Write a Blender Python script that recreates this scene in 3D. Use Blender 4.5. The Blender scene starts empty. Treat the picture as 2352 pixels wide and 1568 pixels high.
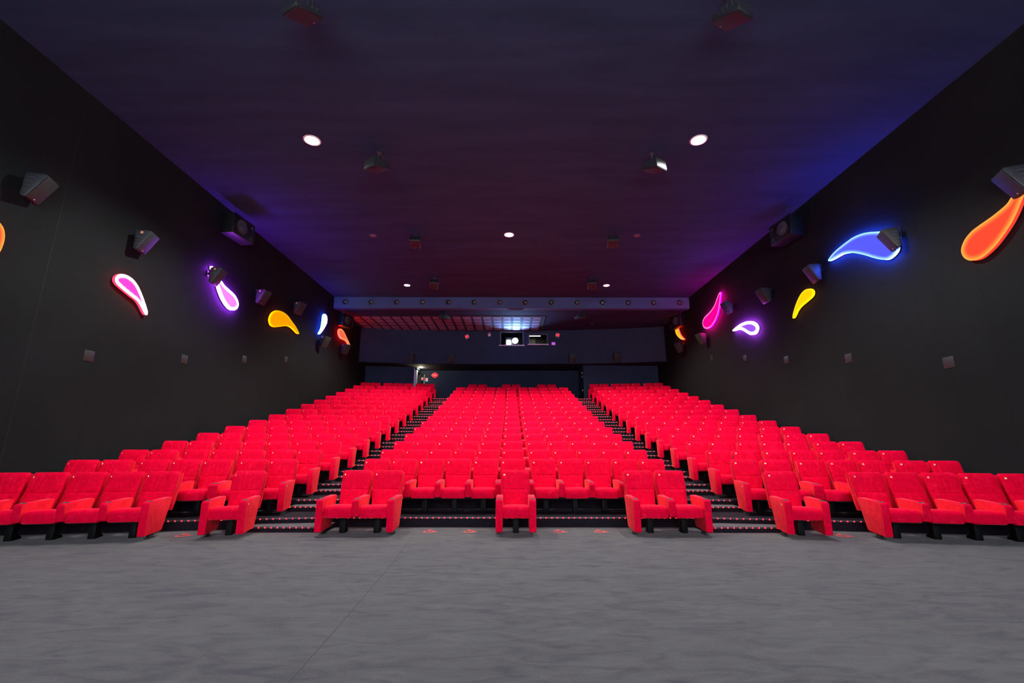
import bpy, bmesh, math, random
from mathutils import Vector, Matrix
random.seed(7)
PI = math.pi
sc = bpy.context.scene
C = sc.collection

# ------------------------------------------------------------ camera, world, exposure
EYE = Vector((-0.0557, 0.0, 1.5))
F_PX, PITCH, YAW, ROLL = 1039.29, 0.2216, 0.0031, -0.0012
cd = bpy.data.cameras.new('camera'); cam = bpy.data.objects.new('camera', cd); C.objects.link(cam)
cd.sensor_width = 36.0; cd.lens = F_PX / 2352.0 * 36.0; cd.clip_start = 0.05; cd.clip_end = 200
cam.matrix_world = (Matrix.Translation(EYE) @ Matrix.Rotation(-YAW, 4, 'Z')
                    @ Matrix.Rotation(PI / 2 + PITCH, 4, 'X') @ Matrix.Rotation(-ROLL, 4, 'Z'))
sc.camera = cam
w = bpy.data.worlds.new('world'); sc.world = w; w.use_nodes = True
w.node_tree.nodes['Background'].inputs[0].default_value = (0.3, 0.32, 0.4, 1)
w.node_tree.nodes['Background'].inputs[1].default_value = 0.0
sc.view_settings.view_transform = 'Standard'; sc.view_settings.look = 'None'
sc.view_settings.gamma = 1.0; sc.view_settings.use_curve_mapping = False
sc.view_settings.exposure = 0.0
try:
    sc.cycles.max_bounces = 8; sc.cycles.diffuse_bounces = 5; sc.cycles.glossy_bounces = 3
    sc.cycles.sample_clamp_indirect = 60.0; sc.cycles.caustics_reflective = False
    sc.cycles.caustics_refractive = False; sc.cycles.use_denoising = True
except Exception: pass
DOWNLIGHT_W = 2300.0      # each big ceiling downlight
PROJ_W = 430000.0          # projector lamp
PROJ_SPREAD = 27.0

# ------------------------------------------------------------ helpers
def link(o): C.objects.link(o); return o
def tag(o, label=None, cat=None, group=None, kind=None):
    if label: o['label'] = label
    if cat: o['category'] = cat
    if group: o['group'] = group
    if kind: o['kind'] = kind
    return o
def empty(name, loc=(0, 0, 0), rz=0.0):
    o = bpy.data.objects.new(name, None); link(o); o.location = loc; o.rotation_euler = (0, 0, rz)
    o.empty_display_size = 0.1; return o
def mesh_obj(name, me, mat=None, parent=None):
    if mat is not None:
        me.materials.clear()
        for m in (mat if isinstance(mat, (list, tuple)) else [mat]): me.materials.append(m)
    o = bpy.data.objects.new(name, me); link(o)
    if parent is not None: o.parent = parent
    return o
def smooth(me, on=True):
    me.polygons.foreach_set('use_smooth', [on] * len(me.polygons)); me.update()
class MB:
    """collects shapes into one mesh"""
    def __init__(s): s.v = []; s.f = []; s.mi = []
    def add(s, vs, fs, mi=0):
        b = len(s.v); s.v += [tuple(v) for v in vs]; s.f += [tuple(i + b for i in f) for f in fs]; s.mi += [mi] * len(fs)
    def box(s, x0, x1, y0, y1, z0, z1, mi=0, M=None):
        vs = [Vector((x, y, z)) for z in (z0, z1) for y in (y0, y1) for x in (x0, x1)]
        if M: vs = [M @ v for v in vs]
        s.add(vs, [(0, 2, 3, 1), (4, 5, 7, 6), (0, 1, 5, 4), (2, 6, 7, 3), (0, 4, 6, 2), (1, 3, 7, 5)], mi)
    def prism(s, poly, axis, a, b, mi=0, M=None):
        """poly: 2d points; axis 'x': (y,z), 'y': (x,z), 'z': (x,y)"""
        n = len(poly)
        def P(p, t):
            v = {'x': (t, p[0], p[1]), 'y': (p[0], t, p[1]), 'z': (p[0], p[1], t)}[axis]
            v = Vector(v); return M @ v if M else v
        vs = [P(p, a) for p in poly] + [P(p, b) for p in poly]
        fs = [tuple(range(n))[::-1], tuple(range(n, 2 * n))] + [(i, (i + 1) % n, n + (i + 1) % n, n + i) for i in range(n)]
        s.add(vs, fs, mi)
    def cyl(s, c, d, r0, L, r1=None, n=20, mi=0, caps=True):
        c = Vector(c); d = Vector(d).normalized(); r1 = r0 if r1 is None else r1
        q = d.to_track_quat('Z', 'Y')
        vs = [c + q @ Vector((r0 * math.cos(2 * PI * i / n), r0 * math.sin(2 * PI * i / n), 0)) for i in range(n)]
        vs += [c + q @ Vector((r1 * math.cos(2 * PI * i / n), r1 * math.sin(2 * PI * i / n), L)) for i in range(n)]
        fs = [(i, (i + 1) % n, n + (i + 1) % n, n + i) for i in range(n)]
        if caps: fs += [tuple(range(n))[::-1], tuple(range(n, 2 * n))]
        s.add(vs, fs, mi)
    def lathe(s, c, d, prof, n=28, mi=0):
        """prof: (radius, height) list revolved round d through c"""
        c = Vector(c); q = Vector(d).normalized().to_track_quat('Z', 'Y')
        vs = []; fs = []
        for r, h in prof:
            vs += [c + q @ Vector((r * math.cos(2 * PI * i / n), r * math.sin(2 * PI * i / n), h)) for i in range(n)]
        for k in range(len(prof) - 1):
            for i in range(n): fs.append((k * n + i, k * n + (i + 1) % n, (k + 1) * n + (i + 1) % n, (k + 1) * n + i))
        s.add(vs, fs, mi)
    def tube(s, pts, r, n=8, mi=0):
        pts = [Vector(p) for p in pts]; vs = []; fs = []
        for i, p in enumerate(pts):
            d = (pts[min(i + 1, len(pts) - 1)] - pts[max(i - 1, 0)]).normalized()
            q = d.to_track_quat('Z', 'Y')
            vs += [p + q @ Vector((r * math.cos(2 * PI * k / n), r * math.sin(2 * PI * k / n), 0)) for k in range(n)]
        for i in range(len(pts) - 1):
            for k in range(n): fs.append((i * n + k, i * n + (k + 1) % n, (i + 1) * n + (k + 1) % n, (i + 1) * n + k))
        fs += [tuple(range(n))[::-1], tuple(range((len(pts) - 1) * n, len(pts) * n))]
        s.add(vs, fs, mi)
    def mesh(s, name, bevel=0.0, seg=2, sm=False, ang=35):
        me = bpy.data.meshes.new(name); me.from_pydata(s.v, [], s.f); me.update()
        me.polygons.foreach_set('material_index', s.mi)
        bm = bmesh.new(); bm.from_mesh(me)
        bmesh.ops.recalc_face_normals(bm, faces=bm.faces)
        if bevel:
            es = [e for e in bm.edges if len(e.link_faces) == 2 and e.calc_face_angle(0) > math.radians(ang)]
            bmesh.ops.bevel(bm, geom=es, offset=bevel, segments=seg, profile=0.5, affect='EDGES', clamp_overlap=True)
        bm.to_mesh(me); bm.free()
        smooth(me, sm or bool(bevel))
        if (sm or bevel):
            try: me.set_sharp_from_angle(angle=math.radians(50))
            except Exception: pass
        return me
    def build(s, name, mat, parent=None, **k):
        return mesh_obj(name, s.mesh(name, **k), mat, parent)

# ------------------------------------------------------------ materials
def mat(name, col=(0.5, 0.5, 0.5), rough=0.5, metal=0.0, spec=0.5, emit=None, es=0.0, sheen=0.0, sheen_tint=None, sheen_rough=0.5):
    m = bpy.data.materials.new(name); m.use_nodes = True
    b = m.node_tree.nodes['Principled BSDF']
    b.inputs['Base Color'].default_value = (*col, 1); b.inputs['Roughness'].default_value = rough
    b.inputs['Metallic'].default_value = metal; b.inputs['Specular IOR Level'].default_value = spec
    if emit: b.inputs['Emission Color'].default_value = (*emit, 1); b.inputs['Emission Strength'].default_value = es
    if sheen:
        b.inputs['Sheen Weight'].default_value = sheen; b.inputs['Sheen Roughness'].default_value = sheen_rough
        b.inputs['Sheen Tint'].default_value = (*(sheen_tint or (1, 1, 1)), 1)
    return m
def noise_color(m, c0, c1, scale=(1, 1, 1), detail=6, nscale=1.0, p0=0.35, p1=0.65, bump=0.0, bscale=40, obj_random=False, distort=0.0):
    nt = m.node_tree; b = nt.nodes['Principled BSDF']
    tc = nt.nodes.new('ShaderNodeTexCoord'); mp = nt.nodes.new('ShaderNodeMapping'); mp.inputs['Scale'].default_value = scale
    nt.links.new(tc.outputs['Object'], mp.inputs[0])
    src = mp.outputs[0]
    if obj_random:
        oi = nt.nodes.new('ShaderNodeObjectInfo'); va = nt.nodes.new('ShaderNodeVectorMath'); va.operation = 'ADD'
        mu = nt.nodes.new('ShaderNodeMath'); mu.operation = 'MULTIPLY'; mu.inputs[1].default_value = 40.0
        nt.links.new(oi.outputs['Random'], mu.inputs[0]); nt.links.new(src, va.inputs[0]); nt.links.new(mu.outputs[0], va.inputs[1]); src = va.outputs[0]
    nz = nt.nodes.new('ShaderNodeTexNoise'); nz.inputs['Scale'].default_value = nscale; nz.inputs['Detail'].default_value = detail
    nz.inputs['Distortion'].default_value = distort
    nt.links.new(src, nz.inputs['Vector'])
    r = nt.nodes.new('ShaderNodeValToRGB'); r.color_ramp.elements[0].position = p0; r.color_ramp.elements[1].position = p1
    r.color_ramp.elements[0].color = (*c0, 1); r.color_ramp.elements[1].color = (*c1, 1)
    nt.links.new(nz.outputs['Fac'], r.inputs[0]); nt.links.new(r.outputs[0], b.inputs['Base Color'])
    if bump:
        n2 = nt.nodes.new('ShaderNodeTexNoise'); n2.inputs['Scale'].default_value = bscale; n2.inputs['Detail'].default_value = 4
        nt.links.new(tc.outputs['Object'], n2.inputs['Vector'])
        bp = nt.nodes.new('ShaderNodeBump'); bp.inputs['Strength'].default_value = bump; bp.inputs['Distance'].default_value = 0.02
        nt.links.new(n2.outputs['Fac'], bp.inputs['Height']); nt.links.new(bp.outputs[0], b.inputs['Normal'])
    return r
def seams(m, axis, period, offset, width, dark):
    """thin dark seam lines every period metres along one object axis"""
    nt = m.node_tree; b = nt.nodes['Principled BSDF']
    src = b.inputs['Base Color'].links[0].from_socket
    tc = nt.nodes.new('ShaderNodeTexCoord'); sp = nt.nodes.new('ShaderNodeSeparateXYZ'); nt.links.new(tc.outputs['Object'], sp.inputs[0])
    a = nt.nodes.new('ShaderNodeMath'); a.operation = 'SUBTRACT'; a.inputs[1].default_value = offset - period * 50
    nt.links.new(sp.outputs['XYZ'.index(axis)], a.inputs[0])
    d = nt.nodes.new('ShaderNodeMath'); d.operation = 'MODULO'; d.inputs[1].default_value = period; nt.links.new(a.outputs[0], d.inputs[0])
    l = nt.nodes.new('ShaderNodeMath'); l.operation = 'LESS_THAN'; l.inputs[1].default_value = width; nt.links.new(d.outputs[0], l.inputs[0])
    mx = nt.nodes.new('ShaderNodeMix'); mx.data_type = 'RGBA'
    nt.links.new(l.outputs[0], mx.inputs[0]); nt.links.new(src, mx.inputs[6]); mx.inputs[7].default_value = (*dark, 1)
    nt.links.new(mx.outputs[2], b.inputs['Base Color'])

M = {}
M['velvet'] = mat('red_velvet', (0.7, 0.0, 0.03), 0.8, spec=0.05, sheen=0.5, sheen_tint=(1, 0.17, 0.18), sheen_rough=0.2)
_r = noise_color(M['velvet'], (0.66, 0.0, 0.025), (0.88, 0.008, 0.043), nscale=12, detail=5, p0=0.3, p1=0.74, obj_random=True, distort=0.8, bump=0.06, bscale=14)
_e = _r.color_ramp.elements.new(0.58); _e.color = (0.79, 0.0, 0.035, 1)
M['velvet_side'] = mat('red_velvet_side', (0.72, 0.02, 0.03), 0.8, spec=0.05, sheen=0.3, sheen_tint=(1, 0.2, 0.16), sheen_rough=0.4)
noise_color(M['velvet_side'], (0.66, 0.003, 0.022), (0.88, 0.013, 0.038), nscale=9, detail=5, p0=0.3, p1=0.7, obj_random=True, distort=0.5)
M['black_metal'] = mat('black_metal', (0.0025, 0.003, 0.0035), 0.6, spec=0.15)
M['black_plastic'] = mat('black_plastic', (0.03, 0.03, 0.034), 0.45)
M['speaker_box'] = mat('speaker_box', (0.055, 0.056, 0.07), 0.5)
noise_color(M['speaker_box'], (0.017, 0.019, 0.025), (0.023, 0.025, 0.032), nscale=30)
M['grille'] = mat('speaker_grille', (0.03, 0.031, 0.033), 0.6)
noise_color(M['grille'], (0.006, 0.017, 0.016), (0.011, 0.028, 0.026), nscale=120, detail=2)
M['thread'] = mat('cream_thread', (0.8, 0.72, 0.42), 0.6, emit=None)
M['chrome'] = mat('chrome', (0.55, 0.62, 0.62), 0.22, 1.0)
M['cup'] = mat('cup_holder', (0.05, 0.13, 0.12), 0.25, 0.3)
M['alu'] = mat('aluminium_nosing', (0.07, 0.095, 0.13), 0.4, 0.5)
M['led'] = mat('red_led', (0.6, 0.0, 0.0), 0.4, emit=(1.0, 0.006, 0.008), es=14.0)
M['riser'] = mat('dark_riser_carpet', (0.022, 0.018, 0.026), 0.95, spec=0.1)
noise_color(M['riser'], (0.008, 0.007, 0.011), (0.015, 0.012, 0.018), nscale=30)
M['carpet'] = mat('grey_carpet', (0.12, 0.12, 0.125), 0.95, spec=0.1, sheen=0.1)
M['wall'] = mat('black_wall_fabric', (0.03, 0.03, 0.03), 0.95, spec=0.1)
noise_color(M['wall'], (0.0092, 0.0108, 0.0118), (0.0115, 0.0133, 0.0145), nscale=0.6, detail=5)
seams(M['wall'], 'Y', 1.42, 8.42, 0.010, (0.0075, 0.008, 0.0085))
M['ceiling'] = mat('dark_plum_ceiling', (0.05, 0.04, 0.06), 0.9, spec=0.15)
noise_color(M['ceiling'], (0.022, 0.040, 0.080), (0.033, 0.056, 0.112), scale=(0.35, 2.2, 1), nscale=1.0, detail=7, p0=0.3, p1=0.7)
M['beam'] = mat('slate_paint', (0.09, 0.10, 0.15), 0.8, spec=0.2)
noise_color(M['beam'], (0.056, 0.085, 0.19), (0.064, 0.095, 0.21), nscale=2.0)
M['rear'] = mat('dark_slate_wall', (0.06, 0.065, 0.09), 0.85, spec=0.2)
noise_color(M['rear'], (0.021, 0.033, 0.062), (0.026, 0.039, 0.072), nscale=1.2)
M['jamb'] = mat('pale_grey_door_jamb', (0.5, 0.48, 0.62), 0.6)
M['plate'] = mat('dark_blanking_plate', (0.015, 0.0165, 0.016), 0.5)
M['screen'] = mat('white_cinema_screen', (0.8, 0.8, 0.8), 0.9, spec=0.1)
M['white'] = mat('white_paint', (0.8, 0.8, 0.8), 0.6)
M['red_paint'] = mat('red_floor_paint', (0.8, 0.035, 0.03), 0.7)
M['pad'] = mat('grey_green_pad', (0.045, 0.058, 0.062), 0.9, spec=0.1)
M['tile'] = mat('rose_grey_ceiling_tile', (0.26, 0.2, 0.32), 0.8)
M['tile_gap'] = mat('dark_ceiling_grid', (0.03, 0.02, 0.03), 0.9)
M['ball'] = mat('silver_grey_nozzle_ball', (0.14, 0.15, 0.17), 0.3, 0.3)
M['cone'] = mat('woofer_cone', (0.05, 0.06, 0.075), 0.45)
M['glass'] = mat('booth_window_glass', (1, 1, 1), 0.02)
M['glass'].node_tree.nodes['Principled BSDF'].inputs['Transmission Weight'].default_value = 1.0
M['glass'].node_tree.nodes['Principled BSDF'].inputs['IOR'].default_value = 1.05
M['booth'] = mat('booth_interior_paint', (0.12, 0.13, 0.13), 0.8)
M['projector'] = mat('projector_housing', (0.35, 0.37, 0.4), 0.5)
def emit_mat(name, col, s):
    m = bpy.data.materials.new(name); m.use_nodes = True; nt = m.node_tree; nt.nodes.clear()
    o = nt.nodes.new('ShaderNodeOutputMaterial'); e = nt.nodes.new('ShaderNodeEmission'); e.inputs[0].default_value = (*col, 1); e.inputs[1].default_value = s
    nt.links.new(e.outputs[0], o.inputs[0]); return m
M['lamp_disc'] = emit_mat('lit_lamp_disc', (1.0, 1.0, 0.86), 25.0)
M['lens_lit'] = emit_mat('lit_projector_lens', (0.9, 0.95, 1.0), 30.0)
M['tiny_red'] = emit_mat('small_red_indicator', (1.0, 0.03, 0.05), 1.2)
M['tiny_violet'] = emit_mat('small_violet_sensor', (0.55, 0.12, 0.75), 0.9)
M['led'].cycles.emission_sampling = 'NONE'

# carpet with brushed nap streaks
nt = M['carpet'].node_tree; bs = nt.nodes['Principled BSDF']
tc = nt.nodes.new('ShaderNodeTexCoord')
def nz(scale, s3, detail=6, dist=0.6):
    mp = nt.nodes.new('ShaderNodeMapping'); mp.inputs['Scale'].default_value = s3; mp.inputs['Rotation'].default_value = (0, 0, 0.12)
    nt.links.new(tc.outputs['Object'], mp.inputs[0])
    n = nt.nodes.new('ShaderNodeTexNoise'); n.inputs['Scale'].default_value = scale; n.inputs['Detail'].default_value = detail; n.inputs['Distortion'].default_value = dist
    nt.links.new(mp.outputs[0], n.inputs['Vector']); return n.outputs['Fac']
a1 = nz(4.2, (0.55, 1.7, 1), 10, 1.2); a2 = nz(0.7, (1, 1, 1), 4); a3 = nz(70, (1, 1, 1), 3, 0)
def mth(op, a, b):
    n = nt.nodes.new('ShaderNodeMath'); n.operation = op
    for i, v in enumerate((a, b)):
        if isinstance(v, (int, float)): n.inputs[i].default_value = v
        else: nt.links.new(v, n.inputs[i])
    return n.outputs[0]
sm_ = mth('ADD', mth('MULTIPLY', a1, 0.62), mth('ADD', mth('MULTIPLY', a2, 0.2), mth('MULTIPLY', a3, 0.22)))
rr = nt.nodes.new('ShaderNodeValToRGB'); nt.links.new(sm_, rr.inputs[0])
rr.color_ramp.elements[0].position = 0.37; rr.color_ramp.elements[0].color = (0.036, 0.033, 0.048, 1)
rr.color_ramp.elements[1].position = 0.69; rr.color_ramp.elements[1].color = (0.088, 0.086, 0.088, 1)
e = rr.color_ramp.elements.new(0.5); e.color = (0.064, 0.062, 0.068, 1)
nt.links.new(rr.outputs[0], bs.inputs['Base Color'])
bp = nt.nodes.new('ShaderNodeBump'); bp.inputs['Strength'].default_value = 0.3; bp.inputs['Distance'].default_value = 0.02
nt.links.new(a3, bp.inputs['Height']); nt.links.new(bp.outputs[0], bs.inputs['Normal'])

# ------------------------------------------------------------ dimensions (metres, y runs from the screen to the back of the hall)
WX = 9.2; CEIL = 8.9; FLOOR = -0.03
TAG_Z = [0.91, 1.09, 1.275, 1.484, 1.713, 1.954, 2.204, 2.469, 2.764, 3.064, 3.369, 3.679, 3.992, 4.32, 4.653, 4.986]
TAG_Y = [9.037 if r == 0 else 9.048 + 1.2537 * r for r in range(16)]
HT = [FLOOR] + [z - 0.945 for z in TAG_Z[1:]]
GAP = 0.0707; P_ = 0.6
TH = (0.161, 0.161, 0.148, 0.148, 0.148, 0.181, 0.181)
def wing(r, n):
    """centre of the n-th seat of a side block counted from the aisle: lateral offset, depth, turn"""
    c = 4.9866 + 0.0021 * r; y = TAG_Y[r] - 0.2172
    st = [P_] * 6; st[1] += 0.1045; st[4] += 0.109
    if r == 0: st[4] = P_; st[1] += 0.109 + 0.05
    for i in range(n):
        t = (TH[i] + TH[i + 1]) / 2; c += st[i] * math.cos(t); y -= st[i] * math.sin(t)
    return c, y, TH[n]
def seat_pos(r, s):
    """row index 0..15, seat number 1..25 -> x, y, rotation"""
    if 8 <= s <= 18:
        x = (s - 13) * P_ + (GAP if s > 13 else 0)
        if r == 0 and s in (17, 18): x -= 0.06
        if r == 0 and s == 13: x += 0.04
        if r == 15 and s in (12, 13): x += 0.29
        return x, TAG_Y[r], 0.0
    if s <= 7:
        c, y, t = wing(r, 7 - s); return GAP / 2 - c, y, t
    c, y, t = wing(r, s - 19); return GAP / 2 + c, y, -t
NOSE = 1.27
def tier_front(r):
    """front edge of the platform of row r, wall to wall"""
    pts = []
    for s in (1, 3, 5, 7):
        x, y, t = seat_pos(r, s); pts.append((x, y - NOSE))
    pts[0] = (-WX - 0.05, pts[0][1] - (pts[0][0] + WX + 0.05) * math.tan(0.18))
    pts[-1] = (-4.6, TAG_Y[r] - 0.2172 - NOSE + 0.05)
    pts += [(-3.36, TAG_Y[r] - NOSE), (3.43, TAG_Y[r] - NOSE)]
    rt = [(4.67, TAG_Y[r] - 0.2172 - NOSE + 0.05)]
    for s in (21, 23, 25):
        x, y, t = seat_pos(r, s); rt.append((x, y - NOSE))
    rt[-1] = (WX + 0.05, rt[-1][1] - (WX + 0.05 - rt[-1][0]) * math.tan(0.18))
    return pts + rt

# ------------------------------------------------------------ the room
b = MB(); b.box(-WX - 0.3, WX + 0.3, -6.3, 31, FLOOR - 0.2, FLOOR); fl = b.build('floor', M['carpet']); tag(fl, 'dark grey mottled carpet floor in front of the seats', kind='structure')
b = MB()
b.prism([(-1.744, 8.49), (-1.604, 6.53), (-1.534, 4.54), (-1.49, 2.6), (-1.485, 2.6), (-1.529, 4.54), (-1.598, 6.53), (-1.738, 8.49)], 'z', 0, 0.0015); sl = b.build('floor', mat('carpet_seam', (0.03, 0.03, 0.033), 0.9)); sl.location = (0, 0, FLOOR)
tag(sl, 'thin carpet seam running across the front floor', kind='structure')
for r in range(1, 16):
    b = MB(); pts = tier_front(r); top = HT[r]; z0 = HT[r - 1] - 0.05
    n = len(pts)
    vs = [(x, y, z0) for x, y in pts] + [(x, y, top) for x, y in pts] + [(x, 30.6, top) for x, y in pts]
    fs = [(i, i + 1, n + i + 1, n + i) for i in range(n - 1)]
    b.add(vs, fs, 0)
    b.add(vs, [(n + i, n + i + 1, 2 * n + i + 1, 2 * n + i) for i in range(n - 1)], 1)
    me = bpy.data.meshes.new('floor'); me.from_pydata(b.v, [], b.f); me.polygons.foreach_set('material_index', b.mi); me.update()
    o = mesh_obj('floor', me, [M['riser'], M['carpet']]); tag(o, None, kind='structure')
b = MB(); b.box(-WX - 0.3, -WX, -6.3, 31, -0.3, CEIL + 0.3); o = b.build('wall_left', M['wall']); tag(o, kind='structure')
b = MB(); b.box(-WX, -WX + 0.001, 8.415, 8.428, 0, CEIL); o = b.build('trim_2', mat('black_seam', (0.003, 0.003, 0.003), 0.9)); tag(o, kind='structure')
b = MB(); b.box(WX, WX + 0.3, -6.3, 31, -0.3, CEIL + 0.3); o = b.build('wall_right', M['wall']); tag(o, kind='structure')
b = MB(); b.box(-WX - 0.3, WX + 0.3, -6.6, -6.3, -0.3, CEIL + 0.3); o = b.build('wall_front', M['wall']); tag(o, kind='structure')
b = MB(); b.box(-WX - 0.3, WX + 0.3, -6.6, 22.5, CEIL, CEIL + 0.3); o = b.build('ceiling', M['ceiling']); tag(o, kind='structure')
b = MB(); b.box(-WX, WX, 22.6, 31, 8.40, CEIL + 0.3); o = b.build('ceiling', M['ceiling']); tag(o, 'lower ceiling behind the slate beam', kind='structure')
b = MB(); b.box(-WX, WX, 22.42, 22.75, 8.31, CEIL + 0.1); o = b.build('trim_1', M['beam']); tag(o, 'slate blue cross beam below the ceiling', kind='structure')
# upper rear wall, gently curved, with two openings to the projection booth
W1 = (-0.66, 0.70, 7.47, 8.28); W2 = (1.117, 2.197, 7.534, 8.13)
RY = 27.5
b = MB()
zb, zt = 6.27, 8.40
def panel(x0, y0, x1, y1, za, zc):
    b.prism([(x0, y0), (x1, y1), (x1, y1 + 0.12), (x0, y0 + 0.12)], 'z', za, zc)
for (x0, y0), (x1, y1) in [((-9.2, 26.85), (-6, 27.35)), ((-6, 27.35), (-3.5, RY)), ((3.5, RY - 0.1), (6.7, 27.0)), ((6.7, 27.0), (9.2, 26.45))]:
    panel(x0, y0, x1, y1, zb, zt)
panel(-3.5, RY, W1[0], RY, zb, zt); panel(W1[1], RY, W2[0], RY, zb, zt); panel(W2[1], RY, 3.5, RY - 0.1, zb, zt)
for W in (W1, W2): panel(W[0], RY, W[1], RY, zb, W[2]); panel(W[0], RY, W[1], RY, W[3], zt)
o = b.build('wall_back', M['rear']); tag(o, 'dark slate upper back wall with two projection windows', kind='structure')
b = MB(); b.prism([(-9.2, 26.86), (-6, 27.36), (-3.5, RY + .01), (3.5, RY - .09), (6.7, 27.01), (9.2, 26.46), (9.2, 30.6), (-9.2, 30.6)], 'z', 6.27, 6.33)
o = b.build('ceiling', M['rear']); tag(o, 'low dark soffit over the rear gangway', kind='structure')
b = MB(); b.box(-WX, WX, 30.08, 30.5, 3.6, 6.3); o = b.build('wall_back', M['rear']); tag(o, 'dark lower back wall behind the middle block', kind='structure')
b = MB(); b.prism([(-9.2, 28.25), (-6.2, 28.56), (-6.2, 28.75), (-9.2, 28.75)], 'z', 3.6, 6.27)
b.box(-6.2, -6.07, 29.95, 30.1, 3.6, 6.27); b.box(-6.2, -6.07, 28.75, 29.95, 6.02, 6.27)
o = b.build('wall_back', M['rear']); tag(o, 'rear partition beside the doorway on the left', kind='structure')
b = MB(); b.prism([(4.48, 27.95), (9.2, 28.1), (9.2, 30.1), (4.48, 30.1)], 'z', 3.6, 6.27)
o = b.build('wall_back', M['rear']); tag(o, 'projecting dark block behind the right seats', kind='structure')
b = MB(); b.box(-6.21, -6.03, 28.56, 28.82, HT[15], 6.06); b.box(-5.83, -5.79, 29.98, 30.07, HT[15], 5.98)
o = b.build('door_1', M['jamb'], bevel=0.01)
b = MB(); b.box(-6.03, -5.83, 30.0, 30.07, HT[15], 6.02); b.build('doorway_shade_sheet', M['black_metal'], o); tag(o, 'pale grey door jambs of the rear left doorway', kind='structure')  # black sheet standing in for the darkness of the open doorway
# booth behind the windows
b = MB(); b.box(-2.6, 3.0, 29.4, 29.5, 6.35, 8.4); b.box(-2.7, -2.6, RY + .12, 29.5, 6.35, 8.4); b.box(3.0, 3.1, RY + .12, 29.5, 6.35, 8.4)
o = b.build('wall_booth', M['booth']); tag(o, 'grey walls of the projection booth behind the glass', kind='structure')
for k, W in enumerate((W1, W2)):
    r_ = empty('window_%d' % (k + 1), (0.5 * (W[0] + W[1]), RY, W[2])); tag(r_, ['projection booth window with the lit projector behind it', 'projection booth window to the right of the lit projector'][k], kind='structure')
    hw = (W[1] - W[0]) / 2; hh = W[3] - W[2]; b = MB(); t = 0.05
    b.box(-hw - t, -hw, -0.03, 0.13, -t, hh + t); b.box(hw, hw + t, -0.03, 0.13, -t, hh + t); b.box(-hw, hw, -0.03, 0.13, hh, hh + t)
    b.build('window_frame', mat('slate_window_frame_%d' % k, (0.09, 0.10, 0.14), 0.5), r_)
    b = MB(); b.box(-hw - 0.12, hw + 0.12, -0.09, 0.13, -t - 0.02, -0.0); b.build('window_sill', mat('pale_window_sill_%d' % k, (0.5, 0.45, 0.5), 0.5), r_)
    b = MB(); b.box(-hw, hw, 0.05, 0.06, 0, hh); b.build('window_pane', M['glass'], r_)
# cinema screen behind the photographer, lit by the projector
t = empty('cinema_screen', (0, -6.1, 0.9)); tag(t, 'large white cinema screen on the front wall', 'screen')
b = MB(); b.box(-8.2, 8.2, -0.03, 0, 0, 6.9); b.build('screen_surface', M['screen'], t)
b = MB(); b.box(-8.4, -8.2, -0.05, 0.03, -.2, 7.1); b.box(8.2, 8.4, -0.05, 0.03, -.2, 7.1); b.box(-8.2, 8.2, -0.05, 0.03, 6.9, 7.1); b.box(-8.2, 8.2, -0.05, 0.03, -.2, 0)
b.build('screen_border', M['black_metal'], t)
# projector
t = empty('cinema_projector', (0.05, 28.2, 6.4)); tag(t, 'digital projector with glowing lens behind the left booth window', 'projector')
b = MB(); b.box(-0.45, 0.45, -0.1, 0.9, 1.12, 1.72); b.build('housing', M['projector'], t, bevel=0.03)
b = MB(); b.cyl((0.18, -0.1, 1.41), (0, -1, 0), 0.2, 0.3, 0.19, 28); b.build('lens_barrel', M['black_plastic'], t)
b = MB(); b.cyl((0.18, -0.401, 1.41), (0, -1, 0), 0.18, 0.012, n=28); b.build('lens', M['lens_lit'], t)
b = MB(); b.box(-0.35, -0.12, -0.13, -0.1, 1.18, 1.5); b.build('indicator_panel', M['lens_lit'], t)
b = MB(); b.box(-0.4, 0.4, 0, 0.8, 0, 1.12); b.build('pedestal', M['black_metal'], t)
ld = bpy.data.lights.new('projector_beam', 'SPOT'); lo = bpy.data.objects.new('projector_beam', ld); link(lo)
ld.energy = PROJ_W; ld.color = (0.86, 0.92, 1.0); ld.spot_size = math.radians(PROJ_SPREAD); ld.spot_blend = 0.1; ld.shadow_soft_size = 0.06
src = Vector((0.23, 27.35, 7.81)); dst = Vector((0, -6.1, 4.35))
lo.location = src; lo.rotation_euler = (dst - src).to_track_quat('-Z', 'Y').to_euler(); lo.scale = (1.0, 0.45, 1.0)
ld = bpy.data.lights.new('projector_spill', 'SPOT'); lo = bpy.data.objects.new('projector_spill', ld); link(lo)
ld.energy = 900; ld.color = (0.22, 0.48, 1.0); ld.spot_size = math.radians(125); ld.spot_blend = 1.0; ld.shadow_soft_size = 0.15
lo.location = (0.23, 27.3, 7.81); lo.rotation_euler = Vector((0, -1, 0.42)).to_track_quat('-Z', 'Y').to_euler()
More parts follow.
